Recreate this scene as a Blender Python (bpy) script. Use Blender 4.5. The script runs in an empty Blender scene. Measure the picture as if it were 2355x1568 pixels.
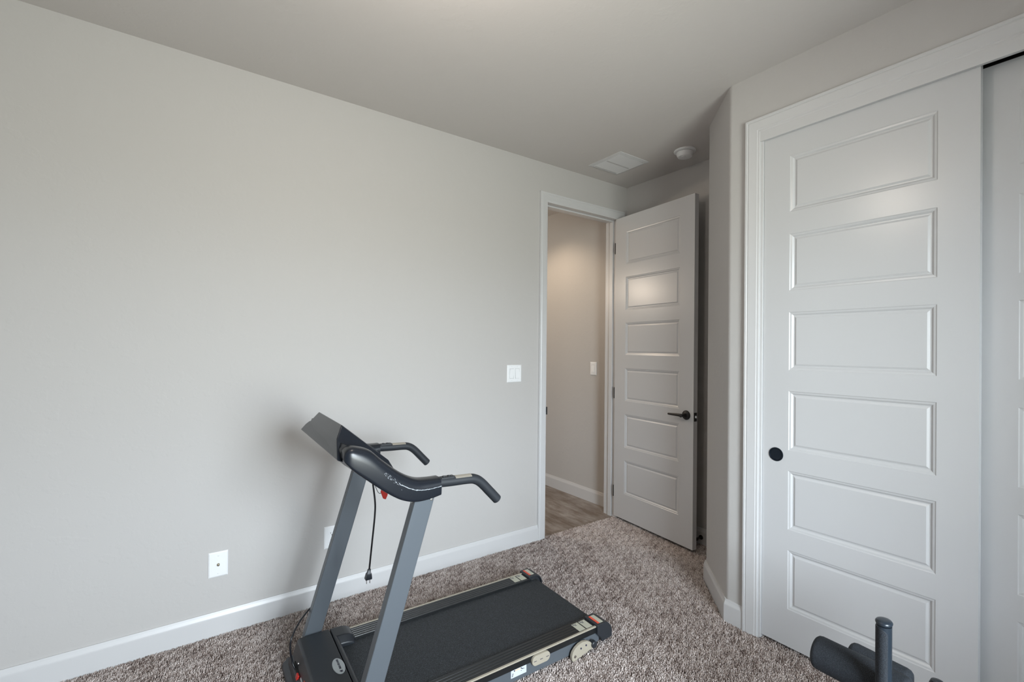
import bpy, bmesh, math, random
import numpy as np
from mathutils import Vector, Matrix

S = bpy.context.scene
COL = S.collection
R = math.radians

# ------------------------------------------------------------------ camera
IMG_W, IMG_H = 2355, 1568
CAM_H = 1.383
FPX = 1069.045
PSI, PITCH, ROLL = 0.9524045518907650, 0.0044812480785607, 0.0094517481124104
fwd = Vector((math.cos(PSI) * math.cos(PITCH), math.sin(PSI) * math.cos(PITCH), math.sin(PITCH)))
r0 = Vector((math.sin(PSI), -math.cos(PSI), 0.0))
u0 = r0.cross(fwd)
rgt = r0 * math.cos(ROLL) + u0 * math.sin(ROLL)
upv = u0 * math.cos(ROLL) - r0 * math.sin(ROLL)
cam_d = bpy.data.cameras.new('camera')
cam_d.sensor_fit = 'HORIZONTAL'
cam_d.sensor_width = 36.0
cam_d.lens = 36.0 * FPX / IMG_W
cam_d.shift_y = 12.156 / IMG_W
cam_d.clip_start = 0.02
cam = bpy.data.objects.new('camera', cam_d)
COL.objects.link(cam)
m = Matrix.Identity(4)
for i in range(3):
    m[i][0] = rgt[i]; m[i][1] = upv[i]; m[i][2] = -fwd[i]
m[0][3], m[1][3], m[2][3] = 0.0, 0.0, CAM_H
cam.matrix_world = m
S.camera = cam

# ------------------------------------------------------------------ view + light
S.view_settings.view_transform = 'Standard'
S.view_settings.look = 'None'
S.view_settings.gamma = 1.0
S.view_settings.use_curve_mapping = False
S.view_settings.exposure = 0.05

world = bpy.data.worlds.new('world')
S.world = world
world.use_nodes = True
wn = world.node_tree.nodes
wb = wn['Background']
wtc = wn.new('ShaderNodeTexCoord'); wsp = wn.new('ShaderNodeSeparateXYZ'); wrp = wn.new('ShaderNodeValToRGB')
world.node_tree.links.new(wtc.outputs['Generated'], wsp.inputs[0])
wmr = wn.new('ShaderNodeMapRange'); wmr.inputs[1].default_value = -1; wmr.inputs[2].default_value = 1
world.node_tree.links.new(wsp.outputs['Z'], wmr.inputs[0]); world.node_tree.links.new(wmr.outputs[0], wrp.inputs[0])
# ground below the horizon, bright hazy sky above it
wrp.color_ramp.elements[0].position = 0.47; wrp.color_ramp.elements[0].color = (0.50, 0.49, 0.46, 1)
wrp.color_ramp.elements[1].position = 0.53; wrp.color_ramp.elements[1].color = (0.90, 0.925, 1.0, 1)
world.node_tree.links.new(wrp.outputs[0], wb.inputs[0])
wb.inputs[1].default_value = 44.0

D = 2.6386       # face of the long wall
X1 = 2.2946      # face of the closet wall
X2 = 3.0544      # face of the alcove wall
ZC = 2.7434      # ceiling
YS = -1.20       # face of the window wall
XW = -1.25       # face of the wall behind the treadmill's front
WIN = (0.20, 1.36, 0.50, 2.15)

# sky light enters through the window opening (portal guides the sampling)
pl = bpy.data.lights.new('window_sky_portal', 'AREA')
pl.shape = 'RECTANGLE'
pl.size = WIN[1] - WIN[0]
pl.size_y = WIN[3] - WIN[2]
pl.cycles.is_portal = True
po = bpy.data.objects.new('window_sky_portal', pl)
po.location = ((WIN[0] + WIN[1]) / 2, YS - 0.10, (WIN[2] + WIN[3]) / 2)
COL.objects.link(po)
po.rotation_euler = Vector((0, 1, 0)).to_track_quat('-Z', 'Z').to_euler()

def lamp(name, kind, loc, power, colour, size=0.1, aim=None, spot=None, blend=0.5):
    l = bpy.data.lights.new(name, kind)
    l.energy = power
    l.color = colour
    if kind == 'AREA':
        l.shape = 'DISK'; l.size = size
    else:
        l.shadow_soft_size = size
    if kind == 'SPOT':
        l.spot_size = R(spot); l.spot_blend = blend
    o = bpy.data.objects.new(name, l)
    o.location = loc
    if aim:
        o.rotation_euler = Vector(aim).to_track_quat('-Z', 'Y').to_euler()
    COL.objects.link(o)
    return o

lamp('room_ceiling_lamp', 'POINT', (0.55, 1.10, 2.42), 14, (1.0, 0.88, 0.78), 0.09)
lamp('hall_downlight', 'SPOT', (2.45, 3.45, 2.70), 26, (1.0, 0.78, 0.56), 0.05, (0.16, 0, -1), 120, 0.7)
lamp('hall_fill_light', 'POINT', (1.26, 4.20, 2.14), 36, (1.0, 0.84, 0.68), 0.11)  # added unseen light: warm gleam on the open door and fill for the hall

# ------------------------------------------------------------------ materials
def principled(name, col, rough=0.5, metal=0.0, spec=0.5, coat=0.0):
    mt = bpy.data.materials.new(name)
    mt.use_nodes = True
    b = mt.node_tree.nodes['Principled BSDF']
    b.inputs['Base Color'].default_value = (*col, 1)
    b.inputs['Roughness'].default_value = rough
    b.inputs['Metallic'].default_value = metal
    b.inputs['Specular IOR Level'].default_value = spec
    b.inputs['Coat Weight'].default_value = coat
    return mt

def node(mt, typ, **kw):
    n = mt.node_tree.nodes.new(typ)
    for k, v in kw.items():
        if k in n.inputs.keys():
            n.inputs[k].default_value = v
        else:
            setattr(n, k, v)
    return n

def add_bump(mt, scale, strength, dist=0.001, detail=3.0, kind='noise', stretch=None):
    nt = mt.node_tree
    tc = node(mt, 'ShaderNodeTexCoord')
    src = tc.outputs['Object']
    if stretch:
        mp = node(mt, 'ShaderNodeMapping')
        mp.inputs['Scale'].default_value = stretch
        nt.links.new(src, mp.inputs[0]); src = mp.outputs[0]
    if kind == 'noise':
        t = node(mt, 'ShaderNodeTexNoise'); t.inputs['Scale'].default_value = scale; t.inputs['Detail'].default_value = detail
        out = t.outputs[0]
    else:
        t = node(mt, 'ShaderNodeTexVoronoi'); t.inputs['Scale'].default_value = scale
        out = t.outputs[0]
    nt.links.new(src, t.inputs['Vector'])
    b = node(mt, 'ShaderNodeBump')
    b.inputs['Strength'].default_value = strength
    b.inputs['Distance'].default_value = dist
    nt.links.new(out, b.inputs['Height'])
    nt.links.new(b.outputs[0], nt.nodes['Principled BSDF'].inputs['Normal'])
    return src, out

def add_speckle(mt, scale, c0, c1, lo=0.4, hi=0.7):
    nt = mt.node_tree
    tc = node(mt, 'ShaderNodeTexCoord')
    t = node(mt, 'ShaderNodeTexNoise'); t.inputs['Scale'].default_value = scale; t.inputs['Detail'].default_value = 2
    nt.links.new(tc.outputs['Object'], t.inputs['Vector'])
    r = node(mt, 'ShaderNodeValToRGB')
    r.color_ramp.elements[0].position = lo; r.color_ramp.elements[0].color = (*c0, 1)
    r.color_ramp.elements[1].position = hi; r.color_ramp.elements[1].color = (*c1, 1)
    nt.links.new(t.outputs[0], r.inputs[0])
    nt.links.new(r.outputs[0], nt.nodes['Principled BSDF'].inputs['Base Color'])

def wall_paint(name, col):
    mt = principled(name, col, 0.62, spec=0.3)
    nt = mt.node_tree
    tc = node(mt, 'ShaderNodeTexCoord')
    a = node(mt, 'ShaderNodeTexNoise'); a.inputs['Scale'].default_value = 26; a.inputs['Detail'].default_value = 4
    b2 = node(mt, 'ShaderNodeTexNoise'); b2.inputs['Scale'].default_value = 130; b2.inputs['Detail'].default_value = 2
    nt.links.new(tc.outputs['Object'], a.inputs['Vector']); nt.links.new(tc.outputs['Object'], b2.inputs['Vector'])
    rm = node(mt, 'ShaderNodeValToRGB')
    rm.color_ramp.elements[0].position = 0.52; rm.color_ramp.elements[1].position = 0.66
    nt.links.new(a.outputs[0], rm.inputs[0])
    mx = node(mt, 'ShaderNodeMath', operation='MULTIPLY_ADD')
    mx.inputs[1].default_value = 0.35
    nt.links.new(b2.outputs[0], mx.inputs[0]); nt.links.new(rm.outputs[0], mx.inputs[2])
    bp = node(mt, 'ShaderNodeBump'); bp.inputs['Strength'].default_value = 0.22; bp.inputs['Distance'].default_value = 0.0014
    nt.links.new(mx.outputs[0], bp.inputs['Height'])
    nt.links.new(bp.outputs[0], nt.nodes['Principled BSDF'].inputs['Normal'])
    return mt

M = {}
M['wall'] = wall_paint('wall_paint', (0.50, 0.486, 0.473))
M['ceiling'] = wall_paint('ceiling_paint', (0.62, 0.592, 0.570))
M['trim'] = principled('white_trim_paint', (0.59, 0.59, 0.595), 0.34)
M['door'] = principled('white_door_paint', (0.57, 0.575, 0.585), 0.27)
add_bump(M['door'], 60, 0.06, 0.001, stretch=(1, 1, 0.12))
M['plate'] = principled('white_plastic', (0.82, 0.83, 0.84), 0.3)
M['plate_slot'] = principled('socket_slot', (0.03, 0.03, 0.03), 0.5)
M['bronze'] = principled('oil_rubbed_bronze', (0.010, 0.009, 0.009), 0.45, 0.2)
M['pull'] = principled('dark_pull', (0.012, 0.018, 0.028), 0.35, 0.5)
M['steel'] = principled('steel', (0.55, 0.54, 0.52), 0.3, 1.0)
M['brass'] = principled('brass_nickel', (0.45, 0.40, 0.30), 0.3, 1.0)
M['black_void'] = principled('dark_gap', (0.01, 0.01, 0.01), 0.9)
M['grey_paint'] = principled('blue_grey_paint', (0.115, 0.133, 0.152), 0.38, 0.25)
M['black_plastic'] = principled('black_plastic', (0.020, 0.023, 0.028), 0.42)
add_bump(M['black_plastic'], 900, 0.12, 0.0004)
M['hood'] = principled('hood_plastic', (0.013, 0.016, 0.021), 0.38)
add_bump(M['hood'], 1200, 0.12, 0.0003)
M['console'] = principled('console_plastic', (0.011, 0.014, 0.020), 0.26, spec=0.42)
add_bump(M['console'], 1500, 0.1, 0.0003)
M['grip'] = principled('grip_foam', (0.018, 0.022, 0.028), 0.55)
add_bump(M['grip'], 900, 0.2, 0.0004)
M['foam'] = principled('foam_rubber', (0.022, 0.028, 0.036), 0.8)
add_bump(M['foam'], 500, 0.7, 0.0012)
add_speckle(M['foam'], 800, (0.004, 0.006, 0.009), (0.040, 0.050, 0.066), 0.46, 0.72)
M['belt'] = principled('belt_rubber', (0.018, 0.021, 0.026), 0.62, spec=0.45)
add_bump(M['belt'], 700, 0.55, 0.0008)
add_speckle(M['belt'], 560, (0.006, 0.008, 0.010), (0.085, 0.098, 0.115), 0.50, 0.72)
M['rail_top'] = principled('ribbed_rail', (0.010, 0.011, 0.012), 0.33)
M['cream'] = principled('cream_plastic', (0.37, 0.335, 0.27), 0.45)
M['cream_light'] = principled('cream_sticker', (0.44, 0.44, 0.36), 0.4)
M['red'] = principled('red_plastic', (0.62, 0.03, 0.02), 0.4)
M['red_sticker'] = principled('red_sticker', (0.70, 0.09, 0.05), 0.4)
M['white_label'] = principled('white_label', (0.58, 0.62, 0.67), 0.4)
M['label_orange'] = principled('label_orange', (0.72, 0.52, 0.33), 0.4)
M['label_ink'] = principled('label_ink', (0.03, 0.03, 0.06), 0.5)
M['badge'] = principled('silver_badge', (0.50, 0.54, 0.56), 0.35, 0.2)
M['cord'] = principled('black_cord', (0.010, 0.011, 0.014), 0.3)
M['cap'] = principled('cap_plastic', (0.016, 0.023, 0.032), 0.3)
M['sensor'] = principled('pulse_sensor_steel', (0.50, 0.47, 0.41), 0.4, 0.6)

# hall tile that looks like weathered wood
def tile_material():
    mt = principled('wood_look_tile', (0.3, 0.26, 0.22), 0.42)
    nt = mt.node_tree; L = nt.links
    tc = node(mt, 'ShaderNodeTexCoord')
    mp = node(mt, 'ShaderNodeMapping'); mp.inputs['Rotation'].default_value = (0, 0, R(90))
    L.new(tc.outputs['Object'], mp.inputs[0])
    br = node(mt, 'ShaderNodeTexBrick')
    br.inputs['Scale'].default_value = 1.0
    br.inputs['Brick Width'].default_value = 0.9
    br.inputs['Row Height'].default_value = 0.20
    br.inputs['Mortar Size'].default_value = 0.0025
    br.inputs['Color1'].default_value = (0.20, 0.165, 0.135, 1)
    br.inputs['Color2'].default_value = (0.29, 0.255, 0.225, 1)
    br.inputs['Mortar'].default_value = (0.27, 0.235, 0.205, 1)
    L.new(mp.outputs[0], br.inputs['Vector'])
    mp2 = node(mt, 'ShaderNodeMapping'); mp2.inputs['Scale'].default_value = (4.5, 1.3, 1)
    L.new(tc.outputs['Object'], mp2.inputs[0])
    n1 = node(mt, 'ShaderNodeTexNoise'); n1.inputs['Scale'].default_value = 2.6; n1.inputs['Detail'].default_value = 7; n1.inputs['Roughness'].default_value = 0.65
    L.new(mp2.outputs[0], n1.inputs['Vector'])
    rp = node(mt, 'ShaderNodeValToRGB')
    rp.color_ramp.elements[0].position = 0.38; rp.color_ramp.elements[0].color = (0.62, 0.54, 0.48, 1)
    rp.color_ramp.elements[1].position = 0.64; rp.color_ramp.elements[1].color = (1.28, 1.34, 1.42, 1)
    L.new(n1.outputs[0], rp.inputs[0])
    mx = node(mt, 'ShaderNodeMix', data_type='RGBA', blend_type='MULTIPLY')
    mx.inputs[0].default_value = 1.0
    L.new(br.outputs[0], mx.inputs[6]); L.new(rp.outputs[0], mx.inputs[7])
    L.new(mx.outputs[2], nt.nodes['Principled BSDF'].inputs['Base Color'])
    bp = node(mt, 'ShaderNodeBump'); bp.inputs['Strength'].default_value = 0.4; bp.inputs['Distance'].default_value = 0.002; bp.invert = True
    L.new(br.outputs['Fac'], bp.inputs['Height'])
    L.new(bp.outputs[0], nt.nodes['Principled BSDF'].inputs['Normal'])
    return mt
M['tile'] = tile_material()

def carpet_materials():
    base = principled('carpet_backing', (0.10, 0.08, 0.07), 0.95, spec=0.1)
    mt = principled('carpet_pile', (0.3, 0.26, 0.24), 0.9, spec=0.12)
    nt = mt.node_tree; L = nt.links
    at = node(mt, 'ShaderNodeAttribute'); at.attribute_name = 'shade'
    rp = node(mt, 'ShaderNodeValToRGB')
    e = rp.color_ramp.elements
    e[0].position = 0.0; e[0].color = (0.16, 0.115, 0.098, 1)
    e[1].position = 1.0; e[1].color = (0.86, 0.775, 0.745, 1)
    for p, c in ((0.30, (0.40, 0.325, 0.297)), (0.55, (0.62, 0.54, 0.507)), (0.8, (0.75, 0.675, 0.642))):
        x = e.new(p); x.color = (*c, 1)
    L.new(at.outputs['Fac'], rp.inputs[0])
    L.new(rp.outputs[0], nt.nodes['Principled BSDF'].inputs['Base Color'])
    nt.nodes['Principled BSDF'].inputs['Sheen Weight'].default_value = 0.15
    return base, mt
M['backing'], M['pile'] = carpet_materials()

def glass_material():
    mt = bpy.data.materials.new('window_glass'); mt.use_nodes = True
    nt = mt.node_tree; nt.nodes.clear()
    o = nt.nodes.new('ShaderNodeOutputMaterial')
    mix = nt.nodes.new('ShaderNodeMixShader')
    fr = nt.nodes.new('ShaderNodeFresnel'); fr.inputs[0].default_value = 1.45
    tr = nt.nodes.new('ShaderNodeBsdfTransparent'); gl = nt.nodes.new('ShaderNodeBsdfGlossy')
    tr.inputs[0].default_value = (0.93, 0.97, 0.97, 1); gl.inputs['Roughness'].default_value = 0.0
    nt.links.new(fr.outputs[0], mix.inputs[0]); nt.links.new(tr.outputs[0], mix.inputs[1]); nt.links.new(gl.outputs[0], mix.inputs[2])
    nt.links.new(mix.outputs[0], o.inputs[0])
    return mt
M['glass'] = glass_material()

# ------------------------------------------------------------------ mesh helpers
class MB:
    def __init__(self, xf=None):
        self.bm = bmesh.new(); self.xf = xf; self.mats = []; self.cur = 0
    def v(self, p):
        p = Vector(p)
        if self.xf: p = self.xf(p)
        return self.bm.verts.new(p)
    def mat(self, i): self.cur = i
    def f(self, vs, smooth=False):
        try:
            fc = self.bm.faces.new(vs)
        except ValueError:
            return None
        fc.material_index = self.cur; fc.smooth = smooth
        return fc
    def box(self, x0, x1, y0, y1, z0, z1):
        c = [self.v(p) for p in ((x0,y0,z0),(x1,y0,z0),(x1,y1,z0),(x0,y1,z0),(x0,y0,z1),(x1,y0,z1),(x1,y1,z1),(x0,y1,z1))]
        for q in ((0,3,2,1),(4,5,6,7),(0,1,5,4),(1,2,6,5),(2,3,7,6),(3,0,4,7)):
            self.f([c[i] for i in q])
    def prism(self, poly, lo, hi, axis='z', smooth=False):
        # poly: 2D points. axis z: (x,y); axis y: (x,z); axis x: (y,z)
        def P(a, b, c):
            return {'z': (a, b, c), 'y': (a, c, b), 'x': (c, a, b)}[axis]
        A = [self.v(P(a, b, lo)) for a, b in poly]; B = [self.v(P(a, b, hi)) for a, b in poly]
        n = len(poly)
        self.f(A[::-1]); self.f(B)
        for i in range(n):
            self.f([A[i], A[(i+1) % n], B[(i+1) % n], B[i]], smooth)
    def loft(self, rings, closed=True, caps=True, smooth=True):
        RR = [[self.v(p) for p in r] for r in rings]
        n = len(RR[0])
        for a, b in zip(RR, RR[1:]):
            for i in range(n if closed else n - 1):
                self.f([a[i], a[(i+1) % n], b[(i+1) % n], b[i]], smooth)
        if caps:
            self.f(RR[0][::-1]); self.f(RR[-1])
        return RR
    def tube(self, pts, r, seg=12, caps=True):
        pts = [Vector(p) for p in pts]
        rings = []; prev = None
        for i, p in enumerate(pts):
            t = (pts[min(i+1, len(pts)-1)] - pts[max(i-1, 0)]).normalized()
            if prev is None:
                a = Vector((0, 0, 1)) if abs(t.z) < 0.9 else Vector((1, 0, 0))
                n = t.cross(a).normalized()
            else:
                n = (prev - t * prev.dot(t)).normalized()
            prev = n; b = t.cross(n)
            rr = r[i] if isinstance(r, (list, tuple)) else r
            rings.append([p + (n * math.cos(2*math.pi*k/seg) + b * math.sin(2*math.pi*k/seg)) * rr for k in range(seg)])
        self.loft(rings, caps=caps)
    def lathe(self, prof, centre, axis, seg=32):
        # prof: (radius, height along axis)
        ax = Vector(axis).normalized(); a = Vector((0, 0, 1)) if abs(ax.z) < 0.9 else Vector((1, 0, 0))
        n = ax.cross(a).normalized(); b = ax.cross(n); c = Vector(centre)
        rings = [[c + ax * h + (n * math.cos(2*math.pi*k/seg) + b * math.sin(2*math.pi*k/seg)) * max(r, 1e-5) for k in range(seg)] for r, h in prof]
        self.loft(rings)
    def build(self, name, mats, parent=None, bevel=0.0, seg=2, angle=35, auto=None):
        bmesh.ops.recalc_face_normals(self.bm, faces=self.bm.faces)
        me = bpy.data.meshes.new(name); self.bm.to_mesh(me); self.bm.free()
        for mm in (mats if isinstance(mats, (list, tuple)) else [mats]): me.materials.append(mm)
        o = bpy.data.objects.new(name, me); COL.objects.link(o)
        if parent: o.parent = parent
        if bevel:
            b = o.modifiers.new('bevel', 'BEVEL'); b.width = bevel; b.segments = seg; b.limit_method = 'ANGLE'; b.angle_limit = R(angle)
            b.harden_normals = False
            for p in me.polygons: p.use_smooth = True
            w = o.modifiers.new('wn', 'WEIGHTED_NORMAL'); w.keep_sharp = True; w.weight = 100
        elif auto:
            for p in me.polygons: p.use_smooth = True
            me.set_sharp_from_angle(angle=R(auto))
            w = o.modifiers.new('wn', 'WEIGHTED_NORMAL'); w.keep_sharp = True; w.weight = 100
        return o

def tag(o, label=None, cat=None, group=None, kind=None):
    if label: o['label'] = label
    if cat: o['category'] = cat
    if group: o['group'] = group
    if kind: o['kind'] = kind
    return o

def struct(o, label, cat): return tag(o, label, cat, kind='structure')

def empty(name, loc, rz=0.0, parent=None):
    o = bpy.data.objects.new(name, None); o.empty_display_size = 0.05
    COL.objects.link(o); o.location = loc; o.rotation_euler = (0, 0, rz)
    if parent: o.parent = parent
    return o

def smooth_path(pts, n=8):
    P = [Vector(p) for p in pts]; out = []
    for i in range(len(P) - 1):
        p0 = P[max(i-1, 0)]; p1 = P[i]; p2 = P[i+1]; p3 = P[min(i+2, len(P)-1)]
        for k in range(n):
            t = k / n
            out.append(0.5 * ((2*p1) + (p2-p0)*t + (2*p0-5*p1+4*p2-p3)*t*t + (3*p1-p0-3*p2+p3)*t**3))
    out.append(P[-1]); return out

def fillet(poly, radii, n=6):
    out = []
    N = len(poly)
    for i in range(N):
        p = Vector(poly[i]); r = radii.get(i, 0)
        if not r: out.append(tuple(p)); continue
        a = (Vector(poly[i-1]) - p).normalized(); b = (Vector(poly[(i+1) % N]) - p).normalized()
        ang = a.angle(b); d = r / math.tan(ang/2)
        s = p + a*d; e = p + b*d
        for k in range(n+1):
            t = k/n
            q = s.lerp(p, t).lerp(p.lerp(e, t), t)
            out.append((q.x, q.y))
    return out

# ------------------------------------------------------------------ room shell
ZF = -0.012
mb = MB(); mb.box(XW-0.12, 3.30, YS-0.12, 2.70, -0.10, ZF)
floor_o = struct(mb.build('floor', M['backing']), 'carpeted bedroom floor under the pile', 'floor')
mb = MB(); mb.box(XW-0.12, 3.30, 2.70, 6.12, -0.10, -0.007); mb.box(2.165, 2.957, 2.652, 2.70, -0.012, -0.007)
struct(mb.build('floor', M['tile']), 'wood look plank tile floor of the hall beyond the door', 'floor')
mb = MB(); mb.box(XW-0.12, 3.30, YS-0.12, 6.12, ZC, ZC+0.10)
struct(mb.build('ceiling', M['ceiling']), 'greige painted ceiling', 'ceiling')

OX0, OX1, OZ = 2.182, 2.942, 2.458       # room door opening between jambs
JT = 0.015
mb = MB()
mb.box(XW-0.12, OX0-JT, D, D+0.12, -0.1, ZC)
mb.box(OX0-JT, OX1+JT, D, D+0.12, OZ+JT, ZC)
mb.box(OX1+JT, X2+0.006, D, D+0.12, -0.1, ZC)
struct(mb.build('wall_north', M['wall']), 'long greige wall behind the treadmill', 'wall')
mb = MB(); mb.box(X2, 3.30, 1.55, D+0.0, -0.1, ZC)
struct(mb.build('wall_alcove', M['wall']), 'shaded wall behind the open door', 'wall')
mb = MB(); mb.box(3.06, 3.30, D, 6.0, -0.1, ZC)
struct(mb.build('wall_hall', M['wall']), 'warmly lit hall wall seen through the doorway', 'wall')
mb = MB(); mb.box(XW-0.12, 3.30, 6.0, 6.12, -0.1, ZC)
struct(mb.build('wall_hall_end', M['wall']), 'far end wall of the hall', 'wall')
mb = MB(); mb.box(XW-0.12, XW, YS-0.12, 6.0, -0.1, ZC)
struct(mb.build('wall_west', M['wall']), 'greige wall at the west side of the room', 'wall')
# window wall
mb = MB()
mb.box(XW, WIN[0], YS-0.12, YS, -0.1, ZC); mb.box(WIN[1], 3.30, YS-0.12, YS, -0.1, ZC)
mb.box(WIN[0], WIN[1], YS-0.12, YS, -0.1, WIN[2]); mb.box(WIN[0], WIN[1], YS-0.12, YS, WIN[3], ZC)
struct(mb.build('wall_south', M['wall']), 'window wall at the south side of the room', 'wall')
mb = MB(); mb.box(3.17, 3.30, YS, 1.55, -0.1, ZC)
struct(mb.build('wall_closet_back', M['wall']), 'back wall inside the closet', 'wall')

# closet wall with the 45 degree return
CY0, CY1, CZ = -0.36, 1.1490, 2.455       # closet opening (rough)
poly = [(X1, CY1), (X1, 1.305), (2.6096, 1.6137), (3.20, 1.6137), (3.20, 1.50), (2.66, 1.50), (2.41, 1.25), (2.41, CY1)]
poly = fillet(poly, {1: 0.035, 2: 0.02})
mb = MB(); mb.prism(poly, -0.1, ZC, 'z')
mb.box(X1, 2.41, CY0, CY1, CZ, ZC)
mb.box(X1, 2.41, YS, CY0, -0.1, ZC)
struct(mb.build('wall_right', M['wall'], auto=20), 'greige closet wall with an angled corner', 'wall')

# window
mb = MB()
x0, x1, z0, z1 = WIN
yy0, yy1 = YS-0.09, YS-0.04
mb.box(x0, x0+0.05, yy0, yy1, z0, z1); mb.box(x1-0.05, x1, yy0, yy1, z0, z1)
mb.box(x0+0.05, x1-0.05, yy0, yy1, z0, z0+0.05); mb.box(x0+0.05, x1-0.05, yy0, yy1, z1-0.05, z1)
zm = (z0+z1)/2
mb.box(x0+0.05, x1-0.05, yy0, yy1, zm-0.03, zm+0.03)
w = struct(mb.build('window_1', M['trim'], bevel=0.003), 'white framed window with a middle rail', 'window')
mb = MB(); mb.box(x0+0.05, x1-0.05, YS-0.068, YS-0.064, z0+0.05, z1-0.05); mb.build('pane', M['glass'], w)
mb = MB(); mb.box(x0-0.03, x1+0.03, YS-0.005, YS+0.03, z0-0.025, z0); mb.build('window_sill', M['trim'], w, bevel=0.004)

# ------------------------------------------------------------------ trim profiles
BB = [(0.0, -0.012), (0.014, -0.012), (0.014, 0.080), (0.0125, 0.086), (0.0125, 0.088), (0.0085, 0.098), (0.0085, 0.100), (0.006, 0.1085), (0.0, 0.1085)]
def baseboard(name, path, side, label, mat='trim'):
    # side: +1 if the room lies to the left of the path direction
    P = [Vector(p) for p in path]; n = len(P); rings = []
    for i, p in enumerate(P):
        dirs = []
        if i > 0: dirs.append((P[i]-P[i-1]).normalized())
        if i < n-1: dirs.append((P[i+1]-P[i]).normalized())
        ns = [Vector((-d.y, d.x))*side for d in dirs]
        nn = sum(ns, Vector((0, 0))).normalized(); k = 1/max(nn.dot(ns[0]), 0.3)
        rings.append([(p.x + nn.x*k*d, p.y + nn.y*k*d, z) for d, z in BB])
    mb = MB(); mb.loft(rings, smooth=False)
    return struct(mb.build(name, M[mat], auto=25), label, 'baseboard')

baseboard('baseboard_north', [(XW, D), (2.112, D)], -1, 'tall white baseboard along the long wall')
baseboard('baseboard_right', [(X1, 1.2147), (X1, 1.305), (2.6096, 1.6137), (X2, 1.6137), (X2, D), (3.014, D)], 1, 'white baseboard turning around the angled corner')
baseboard('baseboard_hall', [(3.06, D+0.125), (3.06, 6.0)], 1, 'white baseboard of the hall wall')
baseboard('baseboard_south', [(XW, YS), (X1, YS)], 1, 'white baseboard under the window')
baseboard('baseboard_west', [(XW, D), (XW, YS)], 1, 'white baseboard at the west wall')

CAS = [(0.0, 0.0), (0.0, 0.009), (0.004, 0.011), (0.010, 0.011), (0.014, 0.0135), (0.022, 0.0135), (0.027, 0.0150), (0.052, 0.0175), (0.056, 0.0155), (0.060, 0.0185), (0.068, 0.0185), (0.070, 0.016), (0.070, 0.0)]
def casing(name, a0, a1, zt, to3, label, z0=-0.012, bottom=False, prof=CAS):
    mb = MB()
    rings = [[to3(a0-u, z0, d) for u, d in prof], [to3(a0-u, zt+u, d) for u, d in prof], [to3(a1+u, zt+u, d) for u, d in prof], [to3(a1+u, z0, d) for u, d in prof]]
    mb.loft(rings, smooth=False)
    return struct(mb.build(name, M['trim'], auto=18), label, 'door casing')

casing('trim_1', OX0, OX1, OZ, lambda a, z, d: (a, D-d, z), 'white casing around the open doorway')
casing('trim_2', -0.36+0.005, 1.1447, 2.4475, lambda a, z, d: (X1-d, a, z), 'white casing around the sliding closet doors')
casing('trim_3', OX0, OX1, OZ, lambda a, z, d: (a, D+0.12+d, z), 'white casing on the hall side of the doorway')

# jambs with stops
mb = MB()
mb.box(OX0-JT, OX0, D, D+0.12, -0.012, OZ+JT); mb.box(OX1, OX1+JT, D, D+0.12, -0.012, OZ+JT)
mb.box(OX0, OX1, D, D+0.12, OZ, OZ+JT)
mb.box(OX0, OX0+0.011, D+0.042, D+0.078, -0.012, OZ); mb.box(OX1-0.011, OX1, D+0.042, D+0.078, -0.012, OZ)
mb.box(OX0+0.011, OX1-0.011, D+0.042, D+0.078, OZ-0.011, OZ)
jamb = struct(mb.build('trim_4', M['trim'], bevel=0.0012), 'white door jamb with door stop', 'door jamb')
mb = MB(); mb.box(OX0-0.001, OX0+0.0022, D-0.021, D+0.030, 0.902, 0.958); mb.build('strike_plate', M['bronze'], jamb)

# closet jamb, fascia and track
XD1, XD2 = 2.303, 2.360
mb = MB()
mb.box(X1-0.0015, 2.41, 1.1328, 1.1500, -0.012, CZ)
mb.box(X1-0.009, X1+0.0075, CY0, 1.1447, 2.400, CZ)
mb.box(X1+0.010, 2.41, CY0, 1.1335, CZ-0.012, CZ)
struct(mb.build('trim_5', M['trim'], bevel=0.001), 'white closet jamb and track fascia', 'door jamb')
mb = MB()
mb.box(X1+0.012, 2.400, CY0, 1.1330, 2.436, 2.442)
for xx in (2.342, 2.352, 2.400): mb.box(xx-0.0015, xx+0.0015, CY0, 1.1330, 2.421, 2.436)
tk = mb.build('door_track', M['bronze'], None)
tag(tk, 'dark metal sliding door track under the closet header', 'door track')

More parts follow.
